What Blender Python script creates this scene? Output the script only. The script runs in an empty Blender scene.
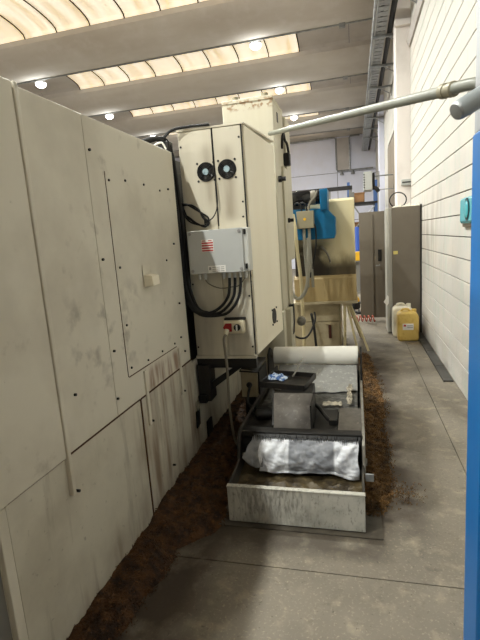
import bpy, math, random
from mathutils import Vector, Matrix, noise
random.seed(7)
S = bpy.context.scene
COL = S.collection

# ------------------------------------------------------------------ camera
cam_d = bpy.data.cameras.new('camera')
cam = bpy.data.objects.new('camera', cam_d)
COL.objects.link(cam)
R_ = Vector((0.96778082, 0.24171844, -0.07051588))
U_ = Vector((0.02463655, 0.18780753, 0.98189682))
W_ = Vector((-0.25058598, 0.95199818, -0.17580142))
cam.matrix_world = Matrix(((R_.x, U_.x, -W_.x, 0), (R_.y, U_.y, -W_.y, 0), (R_.z, U_.z, -W_.z, 1.6), (0, 0, 0, 1)))
cam_d.sensor_fit = 'HORIZONTAL'
cam_d.sensor_width = 36
cam_d.lens = 452.25 * 36 / 480
cam_d.clip_start = 0.05
S.camera = cam

# ------------------------------------------------------------------ world, exposure
wd = bpy.data.worlds.new('world')
S.world = wd
wd.use_nodes = True
wn = wd.node_tree.nodes
sky = wn.new('ShaderNodeTexSky')
sky.sky_type = 'HOSEK_WILKIE'
sky.turbidity = 6
sky.sun_direction = Vector((-0.3, -0.4, 0.85)).normalized()
wd.node_tree.links.new(sky.outputs[0], wn['Background'].inputs[0])
wn['Background'].inputs[1].default_value = 0.6
S.view_settings.view_transform = 'Standard'
S.view_settings.look = 'None'
S.view_settings.gamma = 1
S.view_settings.use_curve_mapping = False
S.view_settings.exposure = -0.5
LAMP_W = 245.0          # each high-bay lamp
PANE_GLOW = 0.84         # daylight through the roof panes
try:
    S.cycles.use_denoising = True
    S.cycles.max_bounces = 8
    S.cycles.diffuse_bounces = 6
except Exception:
    pass


# ------------------------------------------------------------------ materials
def lin(c):
    out = []
    for v in c[:3]:
        v /= 255.0
        out.append(v / 12.92 if v <= .04045 else ((v + .055) / 1.055) ** 2.4)
    return (*out, 1)


def M(name, col, layers=(), rough=.55, metal=0.0, bump=0.0, bscale=60, rnd=0.0, spec=.4, trans=0.0):
    """layers: (colour, noise scale, low, high, (stretch xyz), strength) mixed on the base by world position."""
    m = bpy.data.materials.new(name)
    m.use_nodes = True
    nt = m.node_tree
    n, l = nt.nodes, nt.links
    b = n['Principled BSDF']
    b.inputs['Roughness'].default_value = rough
    b.inputs['Metallic'].default_value = metal
    b.inputs['Specular IOR Level'].default_value = spec
    b.inputs['Transmission Weight'].default_value = trans
    geo = n.new('ShaderNodeNewGeometry')
    cur = n.new('ShaderNodeRGB')
    cur.outputs[0].default_value = lin(col)
    cur = cur.outputs[0]
    for i, (c2, sc, lo, hi, st, amt) in enumerate(layers):
        mp = n.new('ShaderNodeMapping')
        mp.inputs['Scale'].default_value = st
        mp.inputs['Location'].default_value = (i * 3.7, i * 1.3, i * 5.1)
        l.new(geo.outputs['Position'], mp.inputs[0])
        tx = n.new('ShaderNodeTexNoise')
        tx.inputs['Scale'].default_value = sc
        tx.inputs['Detail'].default_value = 5
        tx.inputs['Roughness'].default_value = .6
        l.new(mp.outputs[0], tx.inputs['Vector'])
        mr = n.new('ShaderNodeMapRange')
        mr.inputs['From Min'].default_value = lo
        mr.inputs['From Max'].default_value = hi
        mr.inputs['To Max'].default_value = amt
        l.new(tx.outputs['Fac'], mr.inputs['Value'])
        mx = n.new('ShaderNodeMix')
        mx.data_type = 'RGBA'
        l.new(mr.outputs[0], mx.inputs['Factor'])
        l.new(cur, mx.inputs[6])
        mx.inputs[7].default_value = lin(c2)
        cur = mx.outputs[2]
    if rnd:
        oi = n.new('ShaderNodeObjectInfo')
        mr = n.new('ShaderNodeMapRange')
        mr.inputs['To Min'].default_value = 1 - rnd
        mr.inputs['To Max'].default_value = 1 + rnd
        l.new(oi.outputs['Random'], mr.inputs['Value'])
        vm = n.new('ShaderNodeVectorMath')
        vm.operation = 'SCALE'
        l.new(cur, vm.inputs[0])
        l.new(mr.outputs[0], vm.inputs['Scale'])
        cur = vm.outputs[0]
    l.new(cur, b.inputs['Base Color'])
    if bump:
        tx = n.new('ShaderNodeTexNoise')
        tx.inputs['Scale'].default_value = bscale
        tx.inputs['Detail'].default_value = 4
        l.new(geo.outputs['Position'], tx.inputs['Vector'])
        bp = n.new('ShaderNodeBump')
        bp.inputs['Strength'].default_value = bump
        bp.inputs['Distance'].default_value = .01
        l.new(tx.outputs['Fac'], bp.inputs['Height'])
        l.new(bp.outputs[0], b.inputs['Normal'])
    return m


def stain(m, col, box, soft, sc=6, lo=.35, hi=.65, amt=.9, st=(1, 1, 1)):
    """a stain or tone band with a place of its own: colour mixed inside box ((x0,x1),(y0,y1),(z0,z1)) broken up by noise"""
    nt = m.node_tree
    n, l = nt.nodes, nt.links
    b = n['Principled BSDF']
    src = b.inputs['Base Color'].links[0].from_socket
    geo = n.new('ShaderNodeNewGeometry')
    sp = n.new('ShaderNodeSeparateXYZ')
    l.new(geo.outputs['Position'], sp.inputs[0])
    fac = None
    for ax, rng in enumerate(box):
        if rng is None:
            continue
        for a, sgn in ((rng[0], 1), (rng[1], -1)):
            mr = n.new('ShaderNodeMapRange')
            mr.interpolation_type = 'SMOOTHSTEP'
            mr.inputs['From Min'].default_value = a - soft * sgn
            mr.inputs['From Max'].default_value = a + soft * sgn
            l.new(sp.outputs[ax], mr.inputs['Value'])
            if fac is None:
                fac = mr.outputs[0]
            else:
                mu = n.new('ShaderNodeMath')
                mu.operation = 'MULTIPLY'
                l.new(fac, mu.inputs[0])
                l.new(mr.outputs[0], mu.inputs[1])
                fac = mu.outputs[0]
    mp = n.new('ShaderNodeMapping')
    mp.inputs['Scale'].default_value = st
    l.new(geo.outputs['Position'], mp.inputs[0])
    tx = n.new('ShaderNodeTexNoise')
    tx.inputs['Scale'].default_value = sc
    tx.inputs['Detail'].default_value = 6
    l.new(mp.outputs[0], tx.inputs['Vector'])
    mr = n.new('ShaderNodeMapRange')
    mr.inputs['From Min'].default_value = lo
    mr.inputs['From Max'].default_value = hi
    mr.inputs['To Max'].default_value = amt
    l.new(tx.outputs['Fac'], mr.inputs['Value'])
    mu = n.new('ShaderNodeMath')
    mu.operation = 'MULTIPLY'
    l.new(fac, mu.inputs[0])
    l.new(mr.outputs[0], mu.inputs[1])
    mx = n.new('ShaderNodeMix')
    mx.data_type = 'RGBA'
    l.new(mu.outputs[0], mx.inputs['Factor'])
    l.new(src, mx.inputs[6])
    mx.inputs[7].default_value = lin(col)
    l.new(mx.outputs[2], b.inputs['Base Color'])
    return m


def glow(name, col, strength):
    m = M(name, col)
    b = m.node_tree.nodes['Principled BSDF']
    b.inputs['Emission Color'].default_value = lin(col)
    b.inputs['Emission Strength'].default_value = strength
    return m


V = (1, 1, .12)     # vertical streaks
one = (1, 1, 1)
concrete = M('floor_concrete', (122, 114, 101), [((98, 91, 80), 1.3, .42, .68, one, .85), ((160, 150, 128), 9, .54, .72, one, .6), ((170, 158, 134), 70, .56, .68, one, .45), ((66, 60, 52), 55, .64, .72, one, .7), ((84, 76, 66), 14, .6, .75, one, .6), ((180, 172, 158), 40, .66, .76, one, .5)], rough=.62, bump=.12, bscale=40)
stain(concrete, (52, 42, 32), ((-.1, .36), (2.3, 5.9), None), .14, 4, .3, .55, .92)
stain(concrete, (50, 38, 28), ((-1.3, -.72), (1.0, 4.4), None), .12, 5, .25, .5, .9)
stain(concrete, (58, 50, 42), ((-.9, .12), (2.05, 2.7), None), .06, 9, .2, .5, .7)
stain(concrete, (70, 62, 54), ((.1, .6), (4.6, 6.6), None), .3, 3, .42, .6, .7)
unseen_grey = M('unseen_wall_grey', (150, 145, 138), [((122, 116, 108), 1.2, .4, .7, one, .7)], rough=.9)  # unseen walls made grey so less light bounces into the aisle
joint_m = M('joint_filler', (60, 55, 49), rough=.9)
block_m = M('white_block_paint', (200, 196, 190), [((180, 194, 182), 9, .5, .75, (1, 1, .25), .6), ((150, 136, 124), 60, .68, .78, one, .6), ((214, 204, 192), 2, .45, .7, one, .5)], rough=.85, bump=.35, bscale=45, rnd=.02, spec=.2)
stain(block_m, (140, 122, 108), (None, (5.5, 7.2), (1.0, 2.0)), .35, 14, .5, .68, .55, (1, 1, .08))
mortar_m = M('mortar', (84, 74, 66), rough=.95)
wallpaint = M('white_wall_paint', (214, 216, 232), [((206, 204, 212), 1.2, .45, .7, one, .6)], rough=.8)
pilaster_m = M('pilaster_paint', (226, 219, 214), [((196, 188, 182), 1.6, .5, .75, one, .6), ((150, 140, 130), 22, .7, .78, one, .6)], rough=.8)
beam_m = M('precast_concrete', (202, 197, 192), [((172, 162, 152), .7, .45, .7, (.25, 1, 1), .7), ((210, 206, 206), 3, .5, .8, one, .5)], rough=.8, bump=.05)
infill_m = M('infill_concrete', (186, 180, 176), [((166, 158, 152), 1.4, .45, .7, one, .6)], rough=.85)
pane_m = M('skylight_sheet', (255, 238, 205))
_n, _l = pane_m.node_tree.nodes, pane_m.node_tree.links
_g = _n.new('ShaderNodeNewGeometry')
_mp = _n.new('ShaderNodeMapping')
_mp.inputs['Scale'].default_value = (4.5, .5, 1)
_tx = _n.new('ShaderNodeTexNoise')
_tx.inputs['Scale'].default_value = 1.3
_tx.inputs['Detail'].default_value = 5
_cr = _n.new('ShaderNodeValToRGB')
_cr.color_ramp.elements[0].position = .33
_cr.color_ramp.elements[0].color = lin((206, 184, 152))
_cr.color_ramp.elements[1].position = .6
_cr.color_ramp.elements[1].color = lin((255, 248, 234))
_l.new(_g.outputs['Position'], _mp.inputs[0])
_l.new(_mp.outputs[0], _tx.inputs['Vector'])
_l.new(_tx.outputs['Fac'], _cr.inputs[0])
_l.new(_cr.outputs[0], _n['Principled BSDF'].inputs['Emission Color'])
_n['Principled BSDF'].inputs['Emission Strength'].default_value = PANE_GLOW
dark_bar = M('glazing_bar_paint', (58, 46, 36), rough=.6)
galv = M('galvanised_steel', (158, 160, 160), [((120, 122, 124), 8, .45, .65, one, .7)], rough=.45, metal=.6)
greypaint = M('grey_post_paint', (150, 152, 156), [((120, 122, 126), 10, .5, .7, V, .6)], rough=.5)
bluepost_m = M('blue_post_paint', (14, 106, 178), [((26, 90, 150), 5, .5, .7, V, .6)], rough=.42)
mach = M('machine_cream_paint', (216, 210, 193), [((186, 178, 160), 1.6, .45, .7, one, .7), ((150, 140, 122), 7, .62, .75, one, .45), ((110, 98, 80), 30, .72, .8, one, .6)], rough=.5, spec=.35, bump=.02, bscale=12)
stain(mach, (120, 74, 36), (None, (2.26, 2.76), (.77, .9)), .03, 22, .4, .62, .75, (1, 1, .12))
stain(mach, (104, 96, 84), (None, (1.6, 2.3), (1.0, 1.4)), .1, 9, .52, .66, .45)
machlow = M('machine_lower_paint', (206, 200, 182), [((172, 164, 146), 2.2, .42, .66, one, .7), ((112, 98, 76), 9, .56, .72, V, .55), ((84, 74, 60), 26, .64, .76, one, .5)], rough=.5)
stain(machlow, (112, 80, 46), (None, (1.4, 4.2), (-.1, .22)), .12, 16, .46, .68, .4, (1, 1, .25))
stain(machlow, (112, 76, 42), (None, (2.1, 3.2), (.1, .8)), .15, 12, .46, .66, .65, V)
machgrey = M('machine_grey_recess', (120, 118, 112), rough=.55)
cab_lit = M('cabinet_cream_lit', (244, 236, 214), [((232, 221, 194), 2.4, .45, .7, V, .6)], rough=.45)  # same cream paint, lightened to carry the light on the cabinet side
cab = M('cabinet_cream_paint', (214, 207, 188), [((192, 182, 158), 2.4, .45, .7, V, .7), ((150, 132, 102), 20, .66, .78, one, .45)], rough=.45, spec=.4)
stain(cab, (104, 78, 46), ((-1.0, -.955), None, (1.86, 2.24)), .05, 12, .15, .6, .55, V)
stain(cab, (104, 78, 46), ((-.86, -.80), None, (1.74, 2.22)), .05, 12, .15, .6, .6, V)
stain(cab, (96, 84, 66), (None, None, (.7, 1.05)), .12, 7, .4, .7, .4, V)
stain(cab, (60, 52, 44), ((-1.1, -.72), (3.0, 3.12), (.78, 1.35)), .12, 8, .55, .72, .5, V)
colm = M('column_cream_paint', (200, 194, 174), [((182, 174, 150), 3, .45, .7, V, .7)], rough=.5)
stain(colm, (134, 92, 46), (None, (4.4, 4.5), (2.80, 2.88)), .025, 24, .5, .6, .8)
wheel = M('guard_cream_paint', (214, 202, 164), [((204, 190, 146), 2.6, .42, .68, V, .8)], rough=.5)
stain(wheel, (34, 28, 22), (None, None, (.8, 1.19)), .07, 3.5, -.1, .3, .96, (1, 1, .6))
stain(wheel, (96, 84, 62), (None, None, (.8, 1.30)), .08, 9, .3, .6, .7, (1, 1, .3))
stain(wheel, (40, 33, 26), ((-.9, -.36), None, (.9, 1.5)), .12, 4, .25, .48, .95)
skirt = M('skirt_yellowed_paint', (164, 144, 102), [((132, 110, 70), 12, .48, .7, V, .8), ((110, 86, 52), 24, .62, .76, V, .6)], rough=.5)
basem = M('base_beige_paint', (168, 156, 128), [((130, 118, 92), 5, .45, .7, one, .7)], rough=.55)
blue = M('machine_blue_paint', (0, 100, 146), [((4, 82, 124), 6, .5, .7, one, .6)], rough=.42)
black = M('black_plastic', (22, 21, 20), rough=.45)
blackgloss = M('black_gloss_paint', (16, 16, 18), rough=.18, spec=.6)
rubber = M('black_rubber', (18, 18, 18), rough=.6)
blacksteel = M('black_steel', (26, 24, 22), [((50, 44, 36), 12, .55, .75, one, .6)], rough=.5)
jbgrey = M('junction_box_grey', (188, 190, 188), [((174, 175, 172), 3, .45, .7, one, .5)], rough=.45)
jbside = M('junction_box_side', (206, 206, 200), rough=.45)
white = M('white_label', (232, 230, 224), rough=.6)
redp = M('red_print', (176, 54, 54), rough=.6)
redsw = M('red_switch', (150, 22, 20), rough=.45)
printgrey = M('grey_print', (150, 148, 146), rough=.6)
socketm = M('socket_cream', (214, 204, 176), rough=.5)
cablegrey = M('grey_cable', (120, 114, 100), rough=.6)
tubegrey = M('capped_tube_paint', (150, 156, 158), rough=.4)
hosebeige = M('beige_hose', (196, 184, 146), rough=.55)
hosegrey = M('grey_conduit_hose', (146, 144, 132), rough=.55)
steel = M('dirty_steel', (146, 142, 132), [((104, 98, 88), 7, .42, .66, one, .8), ((66, 58, 48), 22, .6, .74, V, .7)], rough=.5, metal=.25, bump=.08)
trough_m = M('trough_grey_paint', (186, 183, 172), [((142, 140, 130), 6, .45, .65, one, .7), ((96, 92, 84), 70, .56, .7, (1, 1, .5), .6)], rough=.55)
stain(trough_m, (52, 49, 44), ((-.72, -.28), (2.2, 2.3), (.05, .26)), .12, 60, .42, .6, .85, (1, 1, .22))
tank_m = M('tank_dark_grime', (64, 60, 52), [((32, 28, 24), 10, .4, .65, one, .9)], rough=.55)
sludge_m = M('brown_sludge', (86, 74, 50), [((48, 40, 28), 11, .42, .62, one, .9), ((128, 112, 78), 26, .6, .72, one, .6)], rough=.5, bump=.5, bscale=60)
coverplate = M('motor_cover_dust', (112, 107, 101), [((92, 87, 82), 14, .42, .62, one, .7), ((150, 144, 138), 30, .58, .7, one, .6), ((40, 38, 36), 60, .7, .75, one, .8)], rough=.6)
deckm = M('deck_plate_dust', (98, 93, 85), [((78, 72, 64), 16, .4, .64, one, .85), ((160, 148, 128), 30, .64, .76, one, .6)], rough=.6)
paper_new = M('new_filter_fleece', (238, 236, 228), [((214, 210, 200), 5, .5, .75, (.2, 1, 1), .4)], rough=.9, spec=.1)
paper_shaded = M('shaded_filter_fleece', (160, 160, 156), [((150, 150, 148), 18, .42, .62, one, .8), ((214, 214, 210), 34, .56, .7, one, .6)], rough=.8, bump=.3, bscale=70)  # fresh paper off the roll, greyed with shade put into its colour
paper_flap = M('grey_fleece_flap', (150, 152, 155), [((112, 114, 118), 18, .42, .64, one, .7)], rough=.8)
paper_soak = M('oily_soaked_fleece', (96, 95, 90), [((62, 60, 56), 14, .42, .62, one, .85), ((142, 140, 134), 22, .58, .7, one, .6)], rough=.6, bump=.3, bscale=60)
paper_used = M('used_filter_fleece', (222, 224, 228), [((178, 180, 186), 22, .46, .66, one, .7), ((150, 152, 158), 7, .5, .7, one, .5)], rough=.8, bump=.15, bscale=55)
stain(paper_used, (112, 114, 119), ((-.42, -.15), None, None), .008, 16, .0, .5, .9)  # crisp-edged grey band across the middle of the sheet, ends left pale
scrap_m = M('dirty_scrap_paper', (190, 182, 164), [((120, 112, 98), 20, .45, .65, one, .8)], rough=.9)
rag_m = M('blue_white_rag', (186, 198, 214), [((52, 92, 150), 30, .46, .54, (1, 1, 1), .95)], rough=.9)
swarf_l = M('rusty_swarf_dark', (86, 56, 26), [((36, 22, 12), 16, .4, .62, one, .9), ((124, 82, 38), 50, .58, .7, one, .7)], rough=.75, bump=.8, bscale=110)
swarf_r = M('rusty_swarf', (118, 86, 44), [((54, 38, 20), 14, .42, .62, one, .9), ((164, 122, 70), 50, .58, .7, one, .7)], rough=.75, bump=.8, bscale=110)
lockm = M('locker_grey_brown', (112, 104, 92), [((100, 92, 80), 3, .45, .7, one, .6)], rough=.5)
lockin = M('locker_light_edge', (168, 166, 158), [((140, 138, 130), 4, .5, .7, V, .5)], rough=.45, metal=.2)
yellowcan = M('yellow_plastic', (206, 176, 96), [((168, 126, 50), 9, .5, .72, one, .8)], rough=.4, spec=.5)
whitecan = M('white_plastic', (232, 226, 208), rough=.45)
stripm = M('dark_cover_plate', (74, 72, 68), [((54, 52, 48), 9, .45, .65, one, .7), ((98, 92, 84), 30, .6, .74, one, .6)], rough=.6)
teal = M('teal_glossy_plastic', (78, 170, 182), [((52, 138, 152), 6, .5, .7, V, .5)], rough=.22, spec=.6)
tealdark = M('teal_dark_ring', (24, 60, 66), rough=.4)
doorm = M('taupe_door_paint', (128, 116, 100), rough=.6)
rackblue = M('rack_blue_paint', (66, 96, 148), rough=.5)
cardboard = M('cardboard', (150, 112, 76), [((112, 78, 50), 6, .5, .7, one, .7)], rough=.85)
yellowp = M('yellow_paint', (230, 178, 40), rough=.5)
bluebin = M('blue_plastic_bin', (40, 80, 170), rough=.45)
heaterm = M('heater_grey_paint', (176, 178, 174), rough=.5)
coilred = M('red_brown_hose', (164, 74, 54), rough=.45)
lens_m = glow('lamp_lens_glow', (255, 250, 240), 14)
brassm = M('brass_fitting', (142, 136, 116), rough=.45, metal=.3)
polegrey = M('grey_green_pipe', (128, 130, 120), [((104, 106, 98), 8, .5, .7, one, .5)], rough=.4)
stickery = M('yellow_sticker', (206, 190, 110), rough=.6)
trayblack = M('oily_black_tray', (30, 28, 26), [((58, 50, 40), 14, .52, .7, one, .7)], rough=.35)


# ------------------------------------------------------------------ mesh helpers
ORG = {}


class MB:
    def __init__(s):
        s.v, s.f = [], []

    def add(s, vs, fs):
        o = len(s.v)
        s.v += [Vector(v) for v in vs]
        s.f += [[i + o for i in f] for f in fs]
        return s

    def box(s, x0, x1, y0, y1, z0, z1):
        return s.add([(x0, y0, z0), (x1, y0, z0), (x1, y1, z0), (x0, y1, z0), (x0, y0, z1), (x1, y0, z1), (x1, y1, z1), (x0, y1, z1)],
                     [(0, 3, 2, 1), (4, 5, 6, 7), (0, 1, 5, 4), (1, 2, 6, 5), (2, 3, 7, 6), (3, 0, 4, 7)])

    def prism(s, pts, axis, a, b):
        """polygon pts in the plane normal to axis, extruded from a to b"""
        def mk(p, t):
            return {'x': (t, p[0], p[1]), 'y': (p[0], t, p[1]), 'z': (p[0], p[1], t)}[axis]
        n = len(pts)
        vs = [mk(p, a) for p in pts] + [mk(p, b) for p in pts]
        return s.add(vs, [list(range(n))[::-1], list(range(n, 2 * n))] + [(i, (i + 1) % n, n + (i + 1) % n, n + i) for i in range(n)])

    def cyl(s, p0, p1, r0, r1=None, n=18):
        r1 = r0 if r1 is None else r1
        p0, p1 = Vector(p0), Vector(p1)
        d = (p1 - p0).normalized()
        a = d.orthogonal().normalized()
        b = d.cross(a)
        vs = []
        for p, r in ((p0, r0), (p1, r1)):
            for i in range(n):
                t = 2 * math.pi * i / n
                vs.append(p + a * (r * math.cos(t)) + b * (r * math.sin(t)))
        return s.add(vs, [list(range(n))[::-1], list(range(n, 2 * n))] + [(i, (i + 1) % n, n + (i + 1) % n, n + i) for i in range(n)])

    def lathe(s, c, d, prof, n=24):
        """prof: (distance along d from c, radius)"""
        c, d = Vector(c), Vector(d).normalized()
        a = d.orthogonal().normalized()
        b = d.cross(a)
        vs = []
        for t, r in prof:
            for i in range(n):
                w = 2 * math.pi * i / n
                vs.append(c + d * t + a * (r * math.cos(w)) + b * (r * math.sin(w)))
        fs = []
        for k in range(len(prof) - 1):
            for i in range(n):
                j = (i + 1) % n
                fs.append((k * n + i, k * n + j, (k + 1) * n + j, (k + 1) * n + i))
        fs.append(list(range(n))[::-1])
        fs.append([(len(prof) - 1) * n + i for i in range(n)])
        return s.add(vs, fs)

    def tube(s, pts, r, n=8, sub=6, smooth=True):
        P = [Vector(p) for p in pts]
        if smooth and len(P) > 2:
            Q = [P[0] * 2 - P[1]] + P + [P[-1] * 2 - P[-2]]
            out = []
            for i in range(1, len(Q) - 2):
                for k in range(sub):
                    t = k / sub
                    a, b, c, d = Q[i - 1], Q[i], Q[i + 1], Q[i + 2]
                    out.append(.5 * ((2 * b) + (c - a) * t + (2 * a - 5 * b + 4 * c - d) * t * t + (3 * b - a - 3 * c + d) * t ** 3))
            P = out + [P[-1]]
        vs, fs = [], []
        nrm = None
        for i, p in enumerate(P):
            d = (P[min(i + 1, len(P) - 1)] - P[max(i - 1, 0)]).normalized()
            if nrm is None:
                nrm = d.orthogonal().normalized()
            else:
                nrm = (nrm - d * nrm.dot(d))
                nrm = nrm.normalized() if nrm.length > 1e-6 else d.orthogonal().normalized()
            b = d.cross(nrm)
            for k in range(n):
                w = 2 * math.pi * k / n
                vs.append(p + nrm * (r * math.cos(w)) + b * (r * math.sin(w)))
        for i in range(len(P) - 1):
            for k in range(n):
                j = (k + 1) % n
                fs.append((i * n + k, i * n + j, (i + 1) * n + j, (i + 1) * n + k))
        fs.append(list(range(n))[::-1])
        fs.append([(len(P) - 1) * n + k for k in range(n)])
        return s.add(vs, fs)

    def grid(s, fn, nu, nv):
        vs = [fn(i / nu, j / nv) for j in range(nv + 1) for i in range(nu + 1)]
        return s.add(vs, [(j * (nu + 1) + i, j * (nu + 1) + i + 1, (j + 1) * (nu + 1) + i + 1, (j + 1) * (nu + 1) + i) for j in range(nv) for i in range(nu)])

    def xf(s, mat):
        s.v = [mat @ v for v in s.v]
        return s


def build(name, mb, mat, parent=None, bev=0.0, kind=None, label=None, thick=0.0):
    me = bpy.data.meshes.new(name)
    if parent is not None:
        o0 = ORG[parent]
    else:
        xs = [v.x for v in mb.v]; ys = [v.y for v in mb.v]; zs = [v.z for v in mb.v]
        o0 = Vector(((min(xs) + max(xs)) / 2, (min(ys) + max(ys)) / 2, min(zs)))
    me.from_pydata([v - o0 for v in mb.v], [], mb.f)
    me.validate()
    me.materials.append(mat)
    for p in me.polygons:
        p.use_smooth = True
    me.set_sharp_from_angle(angle=math.radians(38))
    o = bpy.data.objects.new(name, me)
    COL.objects.link(o)
    if parent is not None:
        o.parent = parent
    else:
        o.location = o0
    ORG[o] = o0
    if thick:
        sm = o.modifiers.new('thickness', 'SOLIDIFY')
        sm.thickness = thick
    if bev:
        bm = o.modifiers.new('bevel', 'BEVEL')
        bm.width = bev
        bm.segments = 2
        bm.limit_method = 'ANGLE'
    if kind:
        o['kind'] = kind
    if label:
        o['label'] = label
    return o


def root(name, loc):
    o = bpy.data.objects.new(name, None)
    o.empty_display_size = .1
    COL.objects.link(o)
    o.location = loc
    ORG[o] = Vector(loc)
    return o


def tag(o, label, cat, group=None, kind=None):
    o['label'] = label
    o['category'] = cat
    if group:
        o['group'] = group
    if kind:
        o['kind'] = kind
    return o


def thing(name, loc, label, cat, group=None):
    return tag(root(name, loc), label, cat, group)


def struct(o):
    o['kind'] = 'structure'
    return o


def copy_tree(o, parent=None):
    c = o.copy()
    COL.objects.link(c)
    c.parent = parent
    for ch in list(o.children):
        copy_tree(ch, c)
    ORG[c] = ORG[o]
    return c


B = lambda *a: MB().box(*a)

# ================================================================== SETTING
# ---- floor: slabs with saw-cut joints
fl = struct(root('floor', (0, 6, 0)))
build('joint_bed', B(-14, 1.1, -8, 22, -.12, -.012), joint_m, fl)
xs = [-14, -9.4, -4.7, -1.9, .66, .97]
ys = [-8, -3, 1.934, 6.9, 11.9, 16.9, 22]
for i in range(len(xs) - 1):
    for j in range(len(ys) - 1):
        build('slab', B(xs[i] + .003, xs[i + 1] - .003, ys[j] + .003, ys[j + 1] - .003, -.10, 0), concrete, fl)

# ---- right wall: courses of painted blocks, 0.2 m high, joints recessed
wr = struct(build('wall_right', B(.972, 1.25, -8, 22, 0, 6.3), mortar_m))
blk = None
L_, H_ = .5, .2
rest = MB()
unseen_mb = MB()
nb = 0
slots = []
for c in range(-1, 32):
    z0 = .076 + H_ * c
    z1 = z0 + H_
    if z1 <= 0:
        continue
    k = 0
    off = (.25 if c % 2 else 0)
    y = -8 + off
    while y < 22:
        slots.append((y, max(z0, .001), min(z1, 6.3)))
        y += L_


def seen(sl):
    y, z0, z1 = sl
    return y >= 2.9 and y + L_ <= 9.3 and z0 > .05 and z1 < 4.55


slots.sort(key=lambda t: (t[0], t[1]))
base_block = None
for (y, z0, z1) in slots:
    if 9.15 < y + L_ and y < 14.0 and z0 < 3.85:
        continue
    if seen((y, z0, z1)) and nb < 298:
        if base_block is None:
            base_block = build('block', MB().box(.952, .985, y + .0008, y + L_ - .0008, z0 + .005, z1 - .005), block_m, wr, bev=.0025)
            # put the mesh on its own origin so that the copies can share it
            off = Vector((.96, y, z0)) - ORG[wr]
            for v in base_block.data.vertices:
                v.co -= off
            base_block.location = off
            o = base_block
        else:
            o = base_block.copy()
            COL.objects.link(o)
            o.location = Vector((.96, y, z0)) - ORG[wr]
        nb += 1
    else:
        (unseen_mb if y < 1.7 else rest).box(.96, .985, y + .002, y + L_ - .002, z0 + .004, z1 - .004)
build('far_blocks', rest, block_m, wr, kind='stuff')
build('unseen_blocks', unseen_mb, unseen_grey, wr, kind='stuff', label='unseen wall blocks, greyed to bounce less light')

# ---- other walls
wb = struct(build('wall_back', B(-14, 1.1, 21.75, 21.9, 0, 6.4), joint_m))
for (x0, x1) in ((-14, -8), (-8, -3.2), (-3.2, -.7), (-.7, 1.0)):
    for (z0, z1) in ((0, 2.1), (2.1, 4.22), (4.22, 6.4)):
        build('wall_panel', B(x0 + .01, x1 - .01, 21.7, 21.8, z0 + .01, z1 - .01), wallpaint, wb)
struct(build('wall_left', B(-14.2, -14, -8, 22, 0, 6.4), unseen_grey))
struct(build('wall_front', B(-14, 1.1, -8.2, -8, 0, 6.4), unseen_grey))

# ---- ceiling: precast beams across, curved skylights between
ce = struct(root('ceiling', (-6.5, 7, 5.5)))
lips = [8.97 + 3.14 * k for k in range(-5, 5)]
prof = [(0, 6.0), (0, 5.90), (.05, 5.84), (.14, 5.77), (.27, 5.69), (.42, 5.62), (.58, 5.57), (.72, 5.55), (.90, 5.55), (.96, 5.60), (1.02, 5.80), (1.07, 6.0), (.9, 6.05), (.6, 5.8), (.45, 5.8), (.15, 6.05)]
for y0 in lips:
    build('beam', MB().prism([(y0 + a, z) for a, z in prof], 'x', -14, .97), beam_m, ce)


def arch(t):   # t 0..1 across the gap between two beams
    a = math.pi * t
    return (-1.035 * math.cos(a), .195 * math.sin(a) ** .8)


def shell(x0, x1, yc, th=.02, n=12):
    pts = [arch(i / n) for i in range(n + 1)]
    poly = [(yc + p, 6.0 + q) for p, q in pts] + [(yc + p, 6.0 + q + th) for p, q in reversed(pts)]
    return MB().prism(poly, 'x', x0, x1)


def add_pr(mb, poly, x0, x1):
    n = len(poly)
    h = n // 2
    vs = [(x0, *p) for p in poly] + [(x1, *p) for p in poly]
    fs = [(i, (i + 1) % n, n + (i + 1) % n, n + i) for i in range(n)]
    for i in range(h - 1):
        fs.append((i, n - 1 - i, n - 2 - i, i + 1))
        fs.append((n + i, n + i + 1, n + n - 2 - i, n + n - 1 - i))
    return mb.add(vs, fs)


def strip(x0, x1, yc, zoff=0.0, th=.02, n=12):
    pts = [arch(i / n) for i in range(n + 1)]
    poly = [(yc + p, 6.0 + zoff + q) for p, q in pts] + [(yc + p, 6.0 + zoff + q + th) for p, q in reversed(pts)]
    return add_pr(MB(), poly, x0, x1)


pane0 = bar0 = inf0 = None
XS = [-1.205 - .762 * k for k in range(9)]
for wi, y0 in enumerate(lips[1:]):
    yc = y0 - 1.035
    w = struct(root('window_%d' % (wi + 1), (-4.25, yc, 6.0)))
    for k in range(8):
        build('pane', strip(XS[k + 1] + .012, XS[k] - .012, yc), pane_m, w)
    for k in range(9):
        build('glazing_bar', strip(XS[k] - .014, XS[k] + .014, yc, -.012, .045), dark_bar, w)
    xr = [(.97, -.02), (-.02, -1.22)] if True else []
    for (a, b) in xr:
        build('infill_panel', strip(b + .004, a - .004, yc, 0, .06), infill_m, ce)
    xx = XS[8] - .014
    while xx > -14:
        x2 = max(-14, xx - 1.2)
        build('infill_panel', strip(x2 + .004, xx - .004, yc, 0, .06), infill_m, ce)
        xx = x2 - .001

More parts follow.
